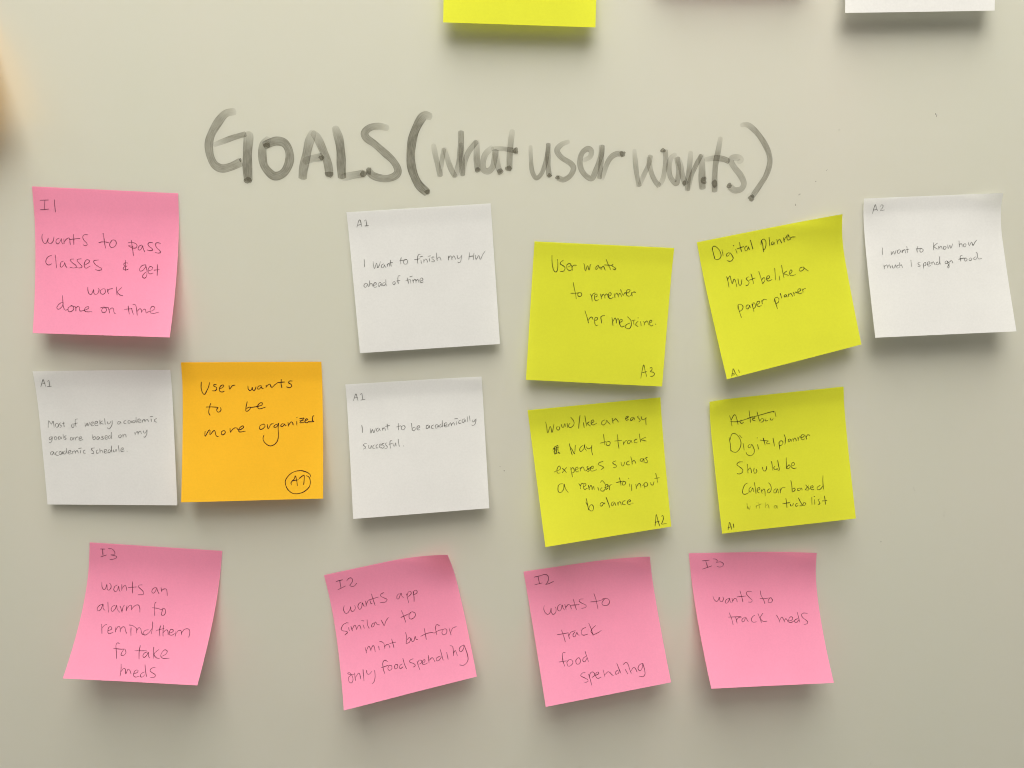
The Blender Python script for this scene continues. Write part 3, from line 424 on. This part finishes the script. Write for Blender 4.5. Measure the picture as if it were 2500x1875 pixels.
def marker_word(name, strokes, dots, label, parent):
    rnd = random.Random(len(strokes) * 7 + len(dots))
    V, F, Dn, U = [], [], [], []
    A = 9
    h = 0.05
    for w, dens, pts in strokes:
        path = smooth_path(pairs(pts), 7)
        n = len(path); L = 0.0; base = len(V); off = rnd.uniform(0, 50)
        for i, (x, y) in enumerate(path):
            a, b = path[max(0, i - 1)], path[min(n - 1, i + 1)]
            dx, dy = b[0] - a[0], b[1] - a[1]; l = math.hypot(dx, dy) or 1; nx, ny = -dy / l, dx / l
            if i: L += math.hypot(x - path[i - 1][0], y - path[i - 1][1])
            t = i / (n - 1)
            ww = w * .515 * (1 + .05 * math.sin(L * .5 + off)) * (0.78 + .22 * min(1, t * 5) ** .7)
            fade = (0.30 + .70 * min(1.0, L / 9.0)) * (1 - .25 * max(0, (t - .93) / .07))
            for k in range(A):
                c = -1 + 2 * k / (A - 1)
                tip = (1 - c * c) * w * .18
                ex = (dx / l) * tip * (-1 if i == 0 else 1 if i == n - 1 else 0)
                ey = (dy / l) * tip * (-1 if i == 0 else 1 if i == n - 1 else 0)
                V.append(((x + nx * ww * c + ex) * MM, -h * MM, (y + ny * ww * c + ey) * MM + BZ))
                Dn.append(dens * fade); U.append((c, L + off))
        for i in range(n - 1):
            for k in range(A - 1):
                p = base + i * A + k; F.append((p, p + 1, p + A + 1, p + A))
        h += 0.012
    for x, y, w, hh in dots:                      # wet dots where the pen was lifted
        base = len(V); M = 14; a0 = rnd.uniform(0, 6)
        V.append((x * MM, -h * MM, y * MM + BZ)); Dn.append(1.5); U.append((0, a0 * 9))
        for ring, (rr, dn) in enumerate(((.72, 1.45), (1.0, 1.3))):
            for k in range(M):
                t = 2 * math.pi * k / M
                r = rr * (1 + rnd.uniform(-.16, .14) + .07 * math.sin(3 * t + a0))
                V.append(((x + w * .55 * r * math.cos(t)) * MM, -h * MM, (y + hh * .55 * r * math.sin(t)) * MM + BZ))
                Dn.append(dn); U.append((.2 + .6 * ring, a0 * 9 + math.sin(t) * 3))
        for k in range(M):
            j = (k + 1) % M
            F.append((base, base + 1 + k, base + 1 + j))
            F.append((base + 1 + k, base + 1 + M + k, base + 1 + M + j, base + 1 + j))
        h += 0.012
    o = mesh_object(name, V, F, INK, parent, density=Dn, uv=U)
    o['label'] = label
    return o
NAMES = {'opening_bracket': 'opening bracket "(" in smudged grey marker', 'closing_bracket': 'closing bracket ")" in smudged grey marker'}
for word, strokes, dots in HEADING:
    nm = "marker_bracket" if word in NAMES else "marker_word"
    marker_word(nm, strokes, dots, NAMES.get(word, 'heading word "%s" in smudged grey marker' % word), board)
for x, y, w, h in SPECKS:                         # stray flecks of old ink
    rnd = random.Random(int(x * 10) + int(y))
    V = [(x * MM, -0.04 * MM, y * MM + BZ)]; M = 8
    for k in range(M):
        t = 2 * math.pi * k / M; r = rnd.uniform(.7, 1.1)
        V.append(((x + w * .5 * r * math.cos(t) * (1 if k % 2 else .8)) * MM, -0.04 * MM, (y + h * .5 * r * math.sin(t)) * MM + BZ))
    mesh_object("ink_speck", V, [(0, 1 + k, 1 + (k + 1) % M) for k in range(M)], INK, board, density=[1.9] * (M + 1), uv=[(0, k) for k in range(M + 1)])

# ---------------------------------------------------------------- sticky notes
def note_point(n, s, t):
    x, y, h = surf(n, s, t); return Vector((x * MM, -h * MM, y * MM))
def note_normal(n, s, t):
    e = .01
    a = note_point(n, min(1, s + e), t) - note_point(n, max(0, s - e), t)
    b = note_point(n, s, min(1, t + e)) - note_point(n, s, max(0, t - e))
    c = b.cross(a)
    if c.y > 0: c.negate()
    return c.normalized()
def build_note(n, colour, label):
    G = 36
    V = [note_point(n, i / G, j / G) for j in range(G + 1) for i in range(G + 1)]
    F = [(j * (G + 1) + i, (j + 1) * (G + 1) + i, (j + 1) * (G + 1) + i + 1, j * (G + 1) + i + 1) for j in range(G) for i in range(G)]
    o = mesh_object("sticky_note", V, F, PAPER[colour])
    o.location = (n['at'][0] * MM, 0.0, n['at'][1] * MM + ZC)
    o.rotation_euler = (0.0, -n['angle'], 0.0)
    tag(o, label, "sticky note", "square sticky notes on the whiteboard")
    return o
PART = {'line': 'handwriting', 'faint': 'handwriting', 'code': 'corner_code', 'ring': 'hand_drawn_ring', 'strike': 'strike_line', 'scribble': 'scribble'}
def write(n, note, colour, kind, text, strokes, width):
    rnd = random.Random(text + colour)
    V, F, Dn = [], [], []
    h = .06
    for st in strokes.split(';'):
        pts = [(a / 1000, b / 1000) for a, b in pairs(st)]
        path = smooth_path(pts, 4)
        P = [note_point(n, min(.999, max(.001, s)), min(.999, max(.001, t))) for s, t in path]
        base = len(V); m = len(P); ph = rnd.uniform(0, 6)
        dens = rnd.uniform(.86, 1.08) * (.5 if kind == 'faint' else 1)
        for i, p in enumerate(P):
            s, t = path[i]; nn = note_normal(n, min(.99, max(.01, s)), min(.99, max(.01, t)))
            d = (P[min(m - 1, i + 1)] - P[max(0, i - 1)])
            d = d.normalized() if d.length > 1e-9 else Vector((0, 0, 1))
            side = nn.cross(d)
            e = min(i, m - 1 - i) / max(1, m - 1)
            w = width * .5 * (1 + .13 * math.sin(i * .55 + ph)) * (.72 + .28 * min(1, e * 8)) * MM
            q = p + nn * h * MM
            V += [q - side * w, q + side * w]; Dn += [dens * (.85 + .15 * math.sin(i * .37 + ph * 2))] * 2
        for i in range(m - 1):
            b = base + 2 * i; F.append((b, b + 1, b + 3, b + 2))
        h += .003
    o = mesh_object(PART[kind], V, F, PEN[colour], note, smooth=False, density=Dn)
    if kind in ('line', 'faint', 'code'): o['label'] = 'pen writing "%s"' % text
    return o
WIDTH = {'pink': .40, 'yellow': .44, 'orange': .50, 'white': .40}
LABELS = {
 'n1': ('pink', 'pink note reading "wants to pass classes & get work done on time"'),
 'n2': ('white', 'white note reading "I want to finish my HW ahead of time"'),
 'n3': ('yellow', 'yellow note reading "User wants to remember her medicine."'),
 'n4': ('yellow', 'tilted yellow note reading "Digital planner must be like a paper planner"'),
 'n5': ('white', 'white note reading "I want to know how much I spend on food"'),
 'n6': ('white', 'greyish white note reading "Most of weekly academic goals are based on my academic schedule."'),
 'n7': ('orange', 'orange note reading "User wants to be more organized" with a ringed A1'),
 'n8': ('white', 'white note reading "I want to be academically successful."'),
 'n9': ('yellow', 'yellow note about an easy way to track expenses, with a scribbled out letter'),
 'n10': ('yellow', 'yellow note with "notebook" struck out above "Digital planner Should be Calendar based"'),
 'n11': ('pink', 'pink note reading "wants an alarm to remind them to take meds"'),
 'n12': ('pink', 'pink note reading "wants app similar to mint but for only food spending"'),
 'n13': ('pink', 'pink note reading "wants to track food spending"'),
 'n14': ('pink', 'pink note reading "wants to track meds", curled away from the board'),
 'n15': ('yellow', 'blank yellow note cut off by the top of the picture'),
 'n16': ('white', 'blank white note cut off by the top of the picture'),
 'n17': ('pink', 'pink note just above the picture, its pink shade on the board'),
 'n18': ('orange', 'orange note just left of the picture, its orange shade on the board'),
}
for key, (colour, label) in LABELS.items():
    n = NOTES[key]
    o = build_note(n, colour, label)
    for kind, text, strokes in WRITING.get(key, ()):
        write(n, o, colour, kind, text, strokes, WIDTH[colour])
